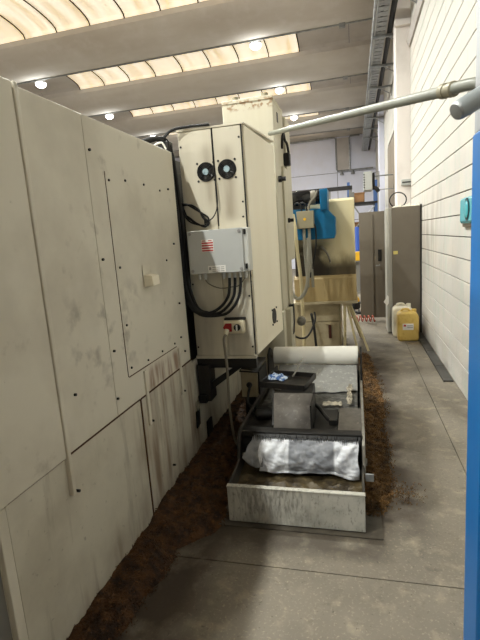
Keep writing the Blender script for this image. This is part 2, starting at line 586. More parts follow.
# ---- pilaster, wall beam, door in the right wall
struct(build('trim_1', B(.73, .985, 8.6, 9.05, 0, 5.98), pilaster_m, bev=.01))
struct(build('trim_2', MB().prism([(.895, 4.60), (.93, 4.50), (.985, 4.50), (.985, 4.62)], 'y', -7.9, 8.6), infill_m, bev=.004))
struct(build('trim_3', B(.715, .985, 8.53, 8.61, 4.83, 4.92), pilaster_m, bev=.004))
d1 = struct(build('door_1', B(.955, .984, 9.2, 14.0, 0, 3.82), doorm))
for k in range(4):
    build('door_panel', B(.945, .957, 9.22 + 1.2 * k, 9.22 + 1.2 * k + 1.16, .02, 3.78), doorm, d1)
struct(build('trim_4', B(.80, .985, 15.6, 16.1, 0, 5.9), wallpaint))

# ================================================================== LAMPS
lamp_group = 'round lamps hanging under the roof beams'


def make_lamp(loc):
    t = root('ceiling_lamp', loc)
    x, y, z = loc
    build('housing', MB().lathe((x, y, z + .16), (0, 0, -1), [(0, .05), (.03, .09), (.08, .115), (.13, .13), (.15, .13)]), galv, t)
    build('lens', MB().lathe((x, y, z + .012), (0, 0, -1), [(0, .115), (.03, .118), (.06, .10), (.09, .05)]), lens_m, t)
    build('bracket', B(x - .02, x + .02, y - .17, y + .03, z + .15, z + .19), galv, t)
    ld = bpy.data.lights.new('lamp_light', 'AREA')
    ld.shape = 'DISK'
    ld.size = .13
    ld.energy = LAMP_W
    ld.color = (.98, 1, .945)
    lo = bpy.data.objects.new('lamp_light', ld)
    COL.objects.link(lo)
    lo.parent = t
    lo.location = (0, 0, -.125)
    ORG[lo] = Vector(loc)
    pd_ = bpy.data.lights.new('lamp_spill', 'POINT')     # the glass bowl also spills sideways and up
    pd_.shadow_soft_size = .07
    pd_.energy = LAMP_W * .11
    pd_.color = (.98, 1, .945)
    po = bpy.data.objects.new('lamp_spill', pd_)
    COL.objects.link(po)
    po.parent = t
    po.location = (0, 0, -.22)
    ORG[po] = Vector(loc)
    return t


LAB = {(-7.1, 9.87): 'lit round lamp at far left above the machine enclosure, leftmost of the lamps',
       (-7.1, 13.01): 'lit round lamp above the machine enclosure, second lamp from the left',
       (-1.9, 9.87): 'lit round lamp right of the middle, highest of all the lamps in view',
       (-1.9, 13.01): 'lit round lamp just above the top right corner of the cream machine column',
       (-1.9, 16.15): 'dim small round lamp farthest back, right of the cream machine column'}
lamp0 = None
for yk in range(-4, 3):
    for lx in (-7.1, -1.9):
        ly = round(9.87 + 3.14 * yk, 2)
        lz = 5.53
        if lamp0 is None:
            t = lamp0 = make_lamp((lx, ly + .22, lz))
        else:
            t = copy_tree(lamp0)
            t.location = (lx - (.29 if ly < 5 and lx > -3 else 0), ly + .22, lz)
        tag(t, LAB.get((lx, ly), 'lit round lamp under a roof beam, out of the picture'), 'lamp', lamp_group)

# conduits under the beams
for k, y0 in enumerate(lips[3:9]):
    if k < 2:
        continue
    yy = y0 + .9
    o = build('conduit', MB().cyl((-13.9, yy, 5.535), (.44, yy, 5.535), .016, n=8).box(-.2, -.08, yy - .04, yy + .04, 5.48, 5.55), galv)
    names = {2: 'thin grey conduit along the nearest roof beam, passing the highest lamp', 3: 'thin grey conduit along the second roof beam, at the lamp above the cream column', 4: 'thin grey conduit along the third roof beam, by the dim farthest lamp', 5: 'thin grey conduit under the roof beam closest to the back wall'}
    tag(o, names.get(k, 'thin grey conduit under a roof beam, hidden or out of the picture'), 'conduit', 'conduits under the roof beams')

# ================================================================== CABLE TRAY on the right
ct = thing('cable_tray', (.55, 10, 5.0), 'long grey perforated cable tray running along the top of the right wall', 'cable tray')
build('side_rail', B(.44, .455, 4.5, 21.5, 5.02, 5.12), galv, ct)
build('side_rail', B(.60, .615, 4.5, 21.5, 5.02, 5.12), galv, ct)
mb = MB()
for i in range(90):
    y = 4.6 + i * .19
    mb.box(.455, .60, y, y + .15, 5.02, 5.03)
build('tray_floor', mb, galv, ct, kind='stuff')
for i in range(9):
    y = 6.2 + i * 1.55
    xw = .73 if 8.5 < y < 9.1 else .955
    b = MB().box(.40, xw, y - .02, y + .02, 4.97, 5.015).cyl((.66, y, 4.98), (xw - .005, y, 4.80), .008, n=6).box(xw - .012, xw, y - .025, y + .025, 4.76, 5.03)
    build('wall_bracket', b, galv, ct)
tag(build('conduit_pipe', MB().cyl((.40, 4.5, 5.04), (.40, 21.6, 5.04), .025, n=10), galv), 'grey pipe clipped along the left edge of the perforated cable tray', 'pipe')
tag(build('cable', MB().tube([(.50, 4.5, 5.06), (.52, 8, 5.05), (.49, 12, 5.06), (.53, 16, 5.05), (.51, 21.4, 5.06)], .028), rubber), 'dark thick cable lying in the perforated cable tray', 'cable')

tag(build('tray_shade_rod', MB().cyl((.69, 4.5, 5.06), (.69, 21.6, 5.06), .045, n=12), rubber), 'dark rod added for the shadow strip between the perforated cable tray and the white wall', 'pipe')  # black rod added to stand for the shadow strip beside the tray
# back wall pipework
bp = thing('wall_conduit_loop', (-1.4, 21.68, 4.2), 'grey conduit loop with drops on the white back wall', 'conduit')
build('long_run', MB().tube([(-9, 21.66, 5.72), (-.78, 21.66, 5.72), (-.72, 21.66, 5.65), (-.72, 21.66, 4.35), (-.66, 21.66, 4.28), (.85, 21.66, 4.28)], .035, smooth=False), galv, bp)
build('short_run', MB().tube([(.3, 21.66, 5.72), (-.10, 21.66, 5.72), (-.14, 21.66, 5.65), (-.14, 21.66, 4.28)], .035, smooth=False), galv, bp)
for x in (-.5, -.02):
    build('lamp_head', MB().lathe((x, 21.62, 4.1), (0, 0, 1), [(0, .09), (.06, .07), (.14, .04), (.18, .02)]), galv, bp)
tag(build('wall_cover', B(-.70, -.16, 21.66, 21.69, 4.32, 5.68), infill_m), 'tall grey cover panel between conduit drops on the back wall', 'panel')

# ================================================================== MACHINE ENCLOSURE (left)
E = thing('machine_enclosure', (-1.9, 1.9, 0), 'long cream sheet-metal machine enclosure filling the left side, scuffed and rust streaked', 'machine')
X = -1.17
build('body', B(-3.4, X - .02, .1, 2.965, .70, 2.19), mach, E)
build('plinth', B(-3.4, X - .02, .1, 4.40, 0, .70), machlow, E)
build('side_panel', B(X - .02, X + .012, .1, 1.478, .772, 2.205), mach, E, bev=.004)
build('seam_cover', B(X - .02, X + .017, 1.482, 1.503, .60, 2.207), mach, E, bev=.004)
build('seam_shade_strip', B(X - .02, X + .002, 1.504, 1.511, .772, 2.2), joint_m, E)  # dark strip painting the shade along the raised seam cover
build('side_panel', B(X - .02, X, 1.511, 1.9185, .772, 2.20), mach, E, bev=.003)
build('side_panel', B(X - .02, X, 1.9215, 2.97, .772, 2.20), mach, E, bev=.003)
build('rear_body', B(-3.3, X - .07, 2.97, 4.40, .70, 2.19), blacksteel, E)
ht = build('access_hatch', B(X - .012, X + .0035, 2.065, 2.73, .93, 1.97), mach, E, bev=.001)
build('latch_plate', B(X + .006, X + .0085, 2.345, 2.455, 1.37, 1.492), mach, ht)
hd = MB().prism([(X + .008, 1.438), (X + .058, 1.430), (X + .062, 1.375), (X + .008, 1.368)], 'y', 2.352, 2.445)
build('latch', hd, cab_lit, ht, bev=.003, label='small boxy cream latch')
build('lower_panel', B(X - .02, X - .002, 1.15, 2.165, .02, .764), machlow, E, bev=.003)
build('lower_panel', B(X - .02, X - .002, 2.172, 2.995, .02, .764), machlow, E, bev=.003)
build('lower_panel', B(X - .02, X - .004, 3.002, 4.40, .02, .74), machlow, E, bev=.003)
build('corner_strip', B(X - .02, X + .002, 1.105, 1.146, 0, .764), mach, E, bev=.003)
build('recessed_panel', B(X - .04, X - .018, .1, 1.10, .02, .764), machgrey, E, label='darker grey recessed panel')
for (y0, z0, z1) in ((2.232, .585, .91), (2.745, .585, .91)):
    build('hanging_strap', B(X - .004, X + .011, y0, y0 + .026, z0, z1), mach, E, bev=.003)
sc = MB()
for (y, z) in [(1.95, 2.05), (1.95, 1.55), (1.95, 1.1), (1.93, .86), (2.09, 1.93), (2.26, 1.945), (2.48, 1.945), (2.70, 1.93), (2.10, 1.5), (2.70, 1.5), (2.10, 1.2), (2.10, .97), (2.30, .955), (2.50, .955), (2.70, .955), (2.84, 1.95), (2.85, 1.6), (2.85, 1.2), (2.82, .97), (2.87, .86), (1.525, .60), (2.27, .60), (2.785, .60), (.9, .35), (1.6, 1.0), (2.5, .2)]:
    sc.cyl((X - .002, y, z), (X + (.0155 if y < 1.49 or z < .62 else .009), y, z), .0065, n=8)
build('screws', sc, blacksteel, E, kind='stuff', label='dark screw heads')
rl = MB().box(X - .001, X + .003, 2.172, 2.995, .764, .772).box(X - .001, X + .004, 2.07, 2.73, .925, .930).box(X - .003, X + .002, 2.163, 2.174, .05, .764).box(X - .003, X + .001, 1.16, 2.165, .765, .771).box(X - .001, X + .002, 2.0625, 2.0645, .93, 1.97)
build('seam_gap', rl, M('rusty_seam', (78, 52, 30), rough=.9), E, label='rust filled dark seams')
tg = thing('key_tag', (X + .01, 3.0, .27), 'dark tag hanging from a ring on the lower machine panel, left of the filter unit', 'tag')
build('ring', MB().tube([(X + .012, 3.0 + .03 * math.cos(a), .41 + .035 * math.sin(a)) for a in [i * math.pi / 6 for i in range(13)]], .004, n=6), brassm, tg)
build('plate', MB().prism([(2.96, .375), (3.03, .38), (3.02, .26), (2.95, .25)], 'x', X + .006, X + .014), black, tg)
tag(build('vent_opening', B(X - .006, X + .01, 3.19, 3.30, .06, .20), black), 'small black square vent low on the machine side under the cabinet', 'vent')

# ================================================================== CREAM COLUMN behind the cabinet
C = thing('machine_column', (-.95, 4.8, 0), 'tall cream machine column with chipped top rising behind the electrical cabinet', 'machine column')
build('column_body', B(-1.20, -.712, 4.45, 5.06, 0, 2.86), colm, C, bev=.008)
build('cap', B(-1.20, -.709, 4.445, 5.065, 2.86, 2.895), colm, C, bev=.006)
for x in (-1.09, -.80):
    build('bolt', MB().cyl((x, 4.56, 2.89), (x, 4.56, 2.945), .035).cyl((x, 4.56, 2.90), (x, 4.56, 2.912), .05), brassm, C)
build('side_plate', B(-.80, -.690, 5.065, 5.40, 1.33, 2.84), colm, C, bev=.006)
build('side_rib', B(-.712, -.690, 4.80, 5.06, .75, 2.3), colm, C, bev=.004)
build('lower_post', B(-.84, -.655, 4.55, 4.80, 0, .86), colm, C, bev=.006)
build('lower_post', B(-.84, -.70, 4.36, 4.50, 0, .86), colm, C, bev=.006)
build('slot', B(-.702, -.697, 5.17, 5.26, 1.37, 1.62), black, C)
build('slot', B(-.712, -.707, 4.66, 4.72, 2.70, 2.79), black, C)
for (y, z, r) in ((4.50, 2.14, .03), (4.95, 1.76, .025)):
    build('knob', MB().lathe((-.70, y, z), (1, 0, 0), [(0, r), (.03, r), (.035, r * .7), (.07, r * .7)]), black, C)
p = thing('cable_plug', (-.66, 5.0, 2.33), 'black plug with looped cable near the top right side of the cream column', 'plug')
build('plug_body', B(-.712, -.645, 4.98, 5.08, 2.33, 2.46), black, p, bev=.012)
build('cable', MB().tube([(-.70, 4.85, 2.48), (-.695, 4.86, 2.58), (-.69, 4.92, 2.64), (-.685, 4.97, 2.58), (-.67, 5.0, 2.55), (-.66, 5.03, 2.46)], .013), rubber, p)
gb = thing('black_bracket', (-.70, 4.6, .58), 'black clamp and round fitting low between the column and the cream base', 'clamp')
build('clamp_arm', MB().prism([(4.62, .58), (4.72, .58), (4.78, .68), (4.78, .88), (4.72, .88), (4.72, .69)], 'x', -.70, -.645), black, gb, bev=.005)
build('round_fitting', MB().lathe((-.64, 4.95, .66), (1, -.3, 0), [(0, .03), (.02, .05), (.05, .055), (.08, .04), (.09, .02)]), steel, gb)

# ================================================================== ELECTRICAL CABINET
Y = 3.10
K = thing('electrical_cabinet', (-.94, 3.7, .745), 'tall cream electrical cabinet with two round fans bolted beside the machine enclosure', 'cabinet')
build('body', MB().prism([(-1.17, Y + .012), (-.715, Y + .012), (-.664, 4.0), (-1.17, 4.0)], 'z', .75, 2.355), cab, K, bev=.006)
build('front_panel', B(-1.166, -.926, Y, Y + .014, .765, 2.345), cab, K, bev=.003)
build('front_panel', B(-.916, -.722, Y, Y + .014, .765, 2.345), cab, K, bev=.003)
build('side_panel', MB().prism([(-.716, Y + .03), (-.703, Y + .03), (-.650, 3.985), (-.664, 3.985)], 'z', .765, 2.35), cab_lit, K, bev=.003)
tp = MB().add([(-1.175, Y - .004, 2.350), (-.70, Y - .004, 2.350), (-.648, 4.005, 2.385), (-1.175, 4.005, 2.385), (-1.175, Y - .004, 2.362), (-.70, Y - .004, 2.362), (-.648, 4.005, 2.400), (-1.175, 4.005, 2.400)], [(0, 3, 2, 1), (4, 5, 6, 7), (0, 1, 5, 4), (1, 2, 6, 5), (2, 3, 7, 6), (3, 0, 4, 7)])
build('top_cover', tp, cab, K)
build('edge_seal', B(-.9245, -.9175, Y + .002, Y + .012, 1.70, 2.36).box(-.722, -.714, Y + .004, Y + .014, .77, 2.35), rubber, K, label='black rubber seam')
build('bottom_rail', B(-1.172, -.712, Y - .006, Y + .02, .742, .764), cab, K)
FAN = None
for (fx, fz) in ((-.982, 2.07), (-.831, 2.074)):
    f = build('fan', MB().lathe((fx, Y - .006, fz), (0, 1, 0), [(0, .050), (0.0, .064), (.012, .066), (.012, .01)]), black, K)
    build('fan_hub', MB().cyl((fx, Y - .014, fz), (fx, Y, fz), .021), M('fan_label', (168, 190, 196), [((90, 120, 140), 60, .5, .6, one, .7)], rough=.4), f, label='pale blue fan label')
    g = MB()
    for r in (.036, .046, .056):
        g.tube([(fx + r * math.cos(a), Y - .012, fz + r * math.sin(a)) for a in [i * math.pi / 12 for i in range(25)]], .0018, n=5, smooth=False)
    for k in range(4):
        a = math.pi / 4 + k * math.pi / 2
        g.cyl((fx + .02 * math.cos(a), Y - .010, fz + .02 * math.sin(a)), (fx + .062 * math.cos(a), Y - .010, fz + .062 * math.sin(a)), .002, n=5)
    build('fan_guard', g, blackgloss, f)
    s_ = MB()
    for k in range(4):
        a = math.pi / 4 + k * math.pi / 2
        s_.cyl((fx + .083 * math.cos(a), Y - .004, fz + .083 * math.sin(a)), (fx + .083 * math.cos(a), Y + .002, fz + .083 * math.sin(a)), .008, n=8)
    build('fan_screws', s_, blacksteel, f, kind='stuff')
s_ = MB()
for (x, z) in ((-1.15, 2.25), (-.735, 2.27), (-.735, 1.85), (-.74, 1.75), (-.735, 1.2), (-1.15, .83), (-.735, .83), (-1.15, 1.3), (-.73, 1.6)):
    s_.cyl((x, Y - .004, z), (x, Y + .002, z), .007, n=8)
build('screws', s_, blacksteel, K, kind='stuff')
vh = MB().lathe((-.671, 3.67, .95), (.998, -.062, 0), [(0, .064), (.007, .064)])
for dy in (-.075, .075):
    for dz in (-.06, .06):
        vh.cyl((-.668 + dy * .055, 3.67 + dy, .95 + dz), (-.660 + dy * .055, 3.67 + dy, .95 + dz), .008, n=8)
build('side_vent', vh, black, K, label='black round vent hole with four screws')
br = thing('cabinet_bracket', (-.95, 3.2, .425), 'black steel bracket with diagonal brace under the electrical cabinet', 'bracket')
build('cross_bar', B(-1.17, -.715, 3.10, 3.16, .67, .742), blacksteel, br)
build('upright', B(-1.165, -1.07, 3.06, 3.20, .42, .70), blacksteel, br, bev=.004)
build('brace', MB().prism([(-1.07, .56), (-.88, .68), (-.82, .68), (-1.07, .50)], 'y', 3.10, 3.14), blacksteel, br)
build('foot_plate', B(-1.16, -1.10, 3.03, 3.08, .415, .47), blacksteel, br)

# junction box
J = thing('junction_box', (-.95, 3.05, 1.36), 'grey plastic junction box with red and white label on the electrical cabinet front', 'junction box')
build('box', B(-1.115, -.694, 3.0, Y, 1.383, 1.676), jbside, J, bev=.006)
build('lid', B(-1.120, -.728, 2.985, 3.0, 1.38, 1.676), jbgrey, J, bev=.004)
s_ = MB()
for x in (-1.098, -.75):
    for z in (1.402, 1.655):
        s_.cyl((x, 2.980, z), (x, 2.986, z), .011, n=10)
build('lid_screws', s_, printgrey, J, kind='stuff')
for z in (1.40, 1.63):
    build('clip', B(-.722, -.708, 2.992, 3.0, z, z + .035), black, J)
lb = build('warning_label', B(-1.02, -.935, 2.983, 2.986, 1.530, 1.612), white, J, label='white label with red stripes')
r_ = MB()
for i in range(4):
    r_.box(-1.018, -.937, 2.9822, 2.984, 1.533 + i * .017, 1.543 + i * .017)
r_.box(-1.015, -.99, 2.9822, 2.984, 1.601, 1.607).box(-.97, -.945, 2.9822, 2.984, 1.601, 1.607)
build('red_stripes', r_, redp, lb)
lb = build('data_label', B(-.985, -.86, 2.983, 2.986, 1.387, 1.433), white, J, label='white data plate with grey print')
r_ = MB()
for i in range(3):
    for k in range(3):
        r_.box(-.955 + .030 * k, -.930 + .030 * k, 2.9822, 2.984, 1.393 + i * .013, 1.398 + i * .013)
r_.box(-.979, -.963, 2.9822, 2.984, 1.404, 1.424)
build('print_lines', r_, printgrey, lb)
for x in (-1.07, -1.03, -.895, -.855, -.815, -.775, -.735):
    build('cable_gland', MB().cyl((x, 3.045, 1.375), (x, 3.045, 1.345), .012, n=10).cyl((x, 3.045, 1.345), (x, 3.045, 1.335), .009, n=10), jbside, J)

# socket with red switch
Q = thing('power_socket', (-.86, 3.06, .93), 'cream wall socket with red switch and dark knob low on the cabinet front', 'socket')
build('housing', B(-.93, -.775, 3.045, Y, .935, 1.035), socketm, Q, bev=.015)
build('lid', B(-.925, -.77, 3.06, Y, 1.035, 1.05), blacksteel, Q, bev=.004)
build('red_plate', MB().prism([(-.93, .985), (-.91, 1.015), (-.865, 1.015), (-.865, .955), (-.91, .955)], 'y', 3.036, 3.046), redsw, Q, bev=.003)
build('plug', MB().lathe((-.902, 3.038, .968), (-.1, -.6, -.7), [(0, .019), (.03, .018), (.045, .012), (.05, .009)]), socketm, Q)
kb = build('knob', MB().cyl((-.825, 3.030, .985), (-.825, 3.046, .985), .024), blacksteel, Q)
build('knob_grip', B(-.830, -.820, 3.020, 3.032, .965, 1.005), white, kb)
tag(build('power_cable', MB().tube([(-.90, 3.0, .945), (-.915, 2.99, .90), (-.91, 3.0, .70), (-.915, 3.0, .4), (-.90, 3.02, .15), (-.87, 3.05, .06)], .010), cablegrey), 'grey cable hanging straight down from the red socket to the swarf', 'cable')

# black cables
def cable(name, pts, r, label, mat=rubber, cat='cable', n=8):
    return tag(build(name, MB().tube(pts, r, n=n), mat), label, cat)


cb = thing('cable_bundle', (-1.16, 2.98, .9), 'thick bundle of black cables dropping down the gap left of the electrical cabinet', 'cable bundle')
for i in range(5):
    dx, dy = .018 * (i % 3) + .004, .022 * (i // 2)
    build('cable', MB().tube([(-1.40 + dx, 2.93 + dy, 2.28), (-1.275 + dx, 2.97 + dy, 2.30), (-1.232 + dx, 3.0 + dy, 2.22), (-1.212 + dx, 3.0 + dy, 2.0), (-1.200 + dx, 3.0 + dy, 1.75), (-1.197 + dx, 3.0 + dy, 1.45), (-1.188 + dx, 3.0 + dy, 1.28), (-1.14 + dx, 3.01 + dy, 1.13), (-1.05 + dx, 3.03 + .01 * i, 1.085)], .013, n=8), rubber, cb)
lp = thing('control_cables', (-.95, 3.04, 1.08), 'three black cables curving from junction box glands to the bundle at left', 'cable')
for i, x in enumerate((-.855, -.815, -.775)):
    build('cable', MB().tube([(x, 3.045, 1.34), (x - .005, 3.045, 1.28), (x - .02, 3.045, 1.21), (x - .07, 3.04, 1.145 - .008 * i), (x - .15, 3.035, 1.10 - .010 * i), (-1.09, 3.02, 1.11 - .010 * i), (-1.16, 3.0, 1.21)], .0105), rubber, lp)
coil = []
for i in range(40):
    a = i * .5
    rr = .085 + .012 * math.sin(i * 1.7)
    coil.append((-1.085 + rr * 1.05 * math.cos(a) + .01 * math.sin(i * .9), 3.075 + .012 * math.sin(i * 1.1), 1.785 + rr * .62 * math.sin(a) - .06 * math.cos(a)))
cable('cable_coil', coil, .006, 'coil of thin black cable resting above the junction box')
cable('fan_cable', [(-.921, 3.095, 2.345), (-.921, 3.09, 2.1), (-.912, 3.085, 1.95), (-.915, 3.08, 1.83), (-.95, 3.075, 1.76), (-1.0, 3.075, 1.735)], .004, 'thin black cable running down between the two fans to the coil')
cable('loose_wire', [(-1.04, 3.05, 1.345), (-1.02, 3.08, 1.30), (-.94, 3.085, 1.265), (-.86, 3.085, 1.27), (-.80, 3.08, 1.28), (-.735, 3.05, 1.345)], .004, 'thin grey wire looping below the junction box', cablegrey)
cable('top_cable', [(X - .25, 2.90, 2.22), (X - .1, 2.98, 2.27), (X - .02, 3.05, 2.355), (-1.08, 3.085, 2.374), (-1.0, 3.09, 2.374), (-.93, 3.09, 2.372)], .010, 'black cable lying along the top front edge of the electrical cabinet')
cable('white_cable', [(X - .13, 2.90, 2.20), (X - .09, 2.92, 2.25), (X - .05, 2.94, 2.26), (X - .03, 2.955, 2.22)], .006, 'short white cable arching over the machine top corner', white)
tag(build('cable_box', B(X - .10, X - .02, 2.98, 3.06, 2.21, 2.28), blacksteel, bev=.008), 'small dark box among the cables at the top corner of the machine', 'box')

# ================================================================== SECOND MACHINE at the rear
Gd = thing('wheel_guard', (-.36, 6.6, .64), 'large cream machine guard with black soot along its bottom, behind the blue head', 'machine guard')
build('upper_shell', MB().prism([(6.2, 1.03), (6.2, 2.0), (6.24, 2.03), (7.1, 2.05), (7.1, 1.03)], 'x', -.80, 0.0), wheel, Gd, bev=.012)
build('skirt', MB().prism([(6.18, .68), (6.16, 1.0), (6.2, 1.04), (7.1, 1.04), (7.1, .68)], 'x', -.82, .005), skirt, Gd, bev=.008)
build('bottom_lip', B(-.83, .015, 6.15, 7.1, .65, .685), basem, Gd, bev=.004)
build('grab_handle', MB().tube([(-.44, 6.2, 1.42), (-.42, 6.14, 1.41), (-.36, 6.13, 1.33), (-.33, 6.14, 1.24), (-.33, 6.2, 1.21)], .013), steel, Gd)
Bs = thing('floor_cabinet', (-.5, 6.5, 0), 'low beige floor cabinet with dark red pull slot under the cream guard', 'cabinet')
build('carcass', B(-.88, -.22, 6.25, 7.0, 0, .655), basem, Bs, bev=.006)
build('upper_door', B(-.80, -.24, 6.235, 6.25, .40, .64), basem, Bs, bev=.004)
build('lower_door', B(-.80, -.24, 6.235, 6.25, .03, .39), basem, Bs, bev=.004)
build('pull_slot', B(-.385, -.345, 6.222, 6.237, .16, .35), M('dark_red_plastic', (70, 34, 26), rough=.5), Bs, bev=.006)
H = thing('blue_machine_head', (-.5, 5.9, 1.5), 'bright blue machine head with black round motor, in front of cream guard', 'machine head')
build('head_casing', MB().prism([(-.82, 1.53), (-.255, 1.525), (-.235, 1.58), (-.235, 1.79), (-.335, 1.90), (-.82, 1.92)], 'y', 5.9, 6.19), blue, H, bev=.008)
build('head_neck', B(-.412, -.318, 5.87, 6.19, 1.88, 2.14), blue, H, bev=.008)
build('motor', MB().lathe((-.86, 6.0, 2.05), (1, 0, 0), [(0, .06), (.03, .095), (.06, .10), (.30, .10), (.32, .085), (.45, .085)]), blackgloss, H)
build('motor_band', MB().lathe((-.53, 6.0, 2.05), (1, 0, 0), [(0, .088), (.01, .09), (.05, .09), (.06, .088)]), cablegrey, H)
build('motor_base', B(-.84, -.62, 5.95, 6.1, 1.90, 1.97), blacksteel, H)
build('side_cover', B(-.90, -.80, 5.8, 6.19, 1.38, 2.02), blacksteel, H, bev=.01)
T = thing('terminal_box', (-.6, 5.8, 1.67), 'beige grey terminal box with yellow dot in front of the blue machine head', 'terminal box')
build('box', B(-.70, -.492, 5.78, 5.9, 1.672, 1.885), M('terminal_box_paint', (150, 142, 118), rough=.5), T, bev=.006)
build('yellow_dot', MB().cyl((-.60, 5.774, 1.785), (-.60, 5.782, 1.785), .018, n=12), yellowp, T)
for x in (-.62, -.555):
    build('conduit', MB().tube([(x, 5.84, 1.675), (x, 5.83, 1.4), (x + .01, 5.86, 1.1), (x + .01, 5.95, .92)], .019), hosegrey, T)
    build('elbow', MB().tube([(x - .02, 5.84, 1.885), (x - .03, 5.84, 1.96), (x - .08, 5.85, 1.99), (x - .12, 5.86, 1.95)], .011), rubber, T)
cable('motor_hose', [(-.55, 5.84, 1.885), (-.54, 5.84, 1.97), (-.47, 5.85, 2.05), (-.44, 5.87, 2.12)], .013, 'grey flexible hose rising from the terminal box to the black motor', cablegrey, 'hose')
cable('beige_hose', [(-.74, 5.75, 1.85), (-.715, 5.7, 1.7), (-.70, 5.7, 1.4), (-.67, 5.7, 1.0), (-.67, 5.72, .5), (-.67, 5.75, .02)], .022, 'long beige hose hanging from the blue head down to the floor', hosebeige, 'hose')
cable('grey_hose_loop', [(-.80, 5.6, 1.62), (-.82, 5.6, 1.40), (-.82, 5.6, 1.10), (-.79, 5.6, .92), (-.72, 5.6, .82), (-.64, 5.6, .86), (-.58, 5.6, 1.02), (-.56, 5.62, 1.3), (-.56, 5.7, 1.55)], .022, 'thick grey hose hanging in a big loop between column and terminal box', hosegrey, 'hose')
cable('thin_black_cable', [(-.49, 5.86, 1.72), (-.475, 5.84, 1.66), (-.48, 5.84, 1.45), (-.53, 5.84, 1.2), (-.57, 5.86, 1.05)], .010, 'thin black cable hanging from the right side of the terminal box')
cable('black_hose', [(-.60, 6.19, .50), (-.60, 6.12, .52), (-.58, 6.10, .42), (-.56, 6.10, .2), (-.55, 6.12, .02)], .018, 'black hose curving down in front of the beige machine base', rubber, 'hose')
cable('floor_cable', [(-.80, 5.2, .55), (-.70, 5.2, .42), (-.58, 5.3, .40), (-.50, 5.5, .55), (-.52, 5.7, .62)], .012, 'dark cable looping beside the round fitting by the beige base')
# pipe stand
Ps = thing('pipe_stand', (-.02, 6.3, 0), 'splayed stand of beige tubes under the right end of the cream guard', 'stand')
for (a, b, r) in (((-.155, 6.2, .66), (-.17, 6.18, 0), .020), ((-.13, 6.25, .66), (.00, 6.1, 0), .015), ((-.10, 6.3, .66), (.14, 6.12, 0), .015), ((-.16, 6.8, .66), (.05, 6.95, 0), .015)):
    build('leg', MB().cyl(a, b, r, n=10), hosebeige, Ps)
build('top_bar', B(-.19, -.06, 6.17, 6.85, .62, .652), basem, Ps)

# dark frame before the back wall
gf = thing('overhead_gantry', (-.8, 13, 0), 'dark steel gantry with a long top beam, far behind the blue head', 'gantry')
build('top_beam', B(-3.2, -.04, 12.95, 13.05, 2.70, 2.80), blacksteel, gf)
for x in (-3.15, -.66, -.09):
    build('post', B(x - .04, x + .04, 12.96, 13.04, 0, 2.72), machgrey, gf)
build('hinge', B(-.10, .01, 12.9, 13.1, 2.2, 2.62), machgrey, gf)

# rack and goods beyond the lockers
rk = thing('pallet_rack', (.25, 14.5, 0), 'blue storage rack seen in the gap between guard and lockers', 'rack')
for x in (-.15, .62):
    for y in (14.1, 15.0):
        build('upright', B(x - .04, x + .04, y - .04, y + .04, 0, 3.0), rackblue, rk)
for z in (.25, 1.35, 2.35):
    build('shelf', B(-.2, .66, 14.05, 15.05, z, z + .06), blacksteel, rk)
build('brace', MB().cyl((-.14, 14.08, 1.5), (.6, 14.08, 2.3), .02, n=6).cyl((.0, 14.06, 2.3), (.5, 14.06, 1.5), .02, n=6), galv, rk)
for (x0, x1, z0, z1, m, lab, cat) in ((-.12, .30, 2.41, 2.66, cardboard, 'wide brown box on the top shelf of the blue rack', 'box'),
                                      (-.02, .42, 1.42, 1.82, cardboard, 'brown carton on the middle shelf of the blue rack', 'box'),
                                      (.02, .40, .315, .80, bluebin, 'dark blue bin on the bottom shelf of the blue rack', 'bin')):
    b_ = MB().box(x0, x1, 14.15, 14.7, z0, z1)
    r0 = thing('storage_bin' if cat == 'bin' else 'carton', ((x0 + x1) / 2, 14.4, z0), lab, cat)
    build('shell', b_, m, r0, bev=.02)
    build('lid', B(x0 - .01, x1 + .01, 14.14, 14.71, z1, z1 + .03), m, r0)
yc_ = thing('yellow_crate', (.05, 12.2, .85), 'small yellow box on a grey pedestal beyond the cream guard', 'box')
build('shell', B(-.06, .14, 12.05, 12.35, .84, 1.04), yellowp, yc_, bev=.02)
build('rim', B(-.07, .15, 12.04, 12.36, 1.02, 1.06), yellowp, yc_)
pd = thing('grey_pedestal', (.04, 12.2, 0), 'grey pedestal carrying the small yellow box', 'pedestal')
build('post', B(-.02, .10, 12.14, 12.26, .03, .81), machgrey, pd)
build('foot', B(-.08, .16, 12.04, 12.36, 0, .03), machgrey, pd)
build('top', B(-.08, .16, 12.04, 12.36, .81, .84), machgrey, pd)
bb = thing('blue_drum', (.06, 12.9, 0), 'blue drum far back beside the grey lockers', 'drum')
build('drum_shell', MB().lathe((.05, 12.9, 0), (0, 0, 1), [(0, .2), (.02, .22), (.5, .22), (.52, .23), (.54, .22), (1.66, .22), (1.70, .2)]), bluebin, bb)
build('bung', MB().cyl((.12, 12.9, 1.68), (.12, 12.9, 1.73), .03), black, bb)
yb = thing('cleaning_machine', (-.03, 9.2, 0), 'small yellow and black wheeled machine on the floor behind the pipe stand', 'machine')
build('tub', MB().lathe((-.06, 9.2, .07), (0, 0, 1), [(0, .11), (.02, .13), (.12, .13), (.14, .12)]), black, yb)
build('motor_top', MB().lathe((-.06, 9.2, .21), (0, 0, 1), [(0, .12), (.05, .12), (.13, .07), (.15, .03)]), yellowp, yb)
for (x, y) in ((-.16, 9.12), (.04, 9.12), (-.06, 9.32)):
    build('wheel', MB().cyl((x - .015, y, .04), (x + .015, y, .04), .04, n=12), black, yb)
build('hose', MB().tube([(.0, 9.12, .2), (.1, 9.05, .2), (.16, 9.0, .06), (.08, 8.95, .03), (-.02, 9.0, .03)], .022), rubber, yb)

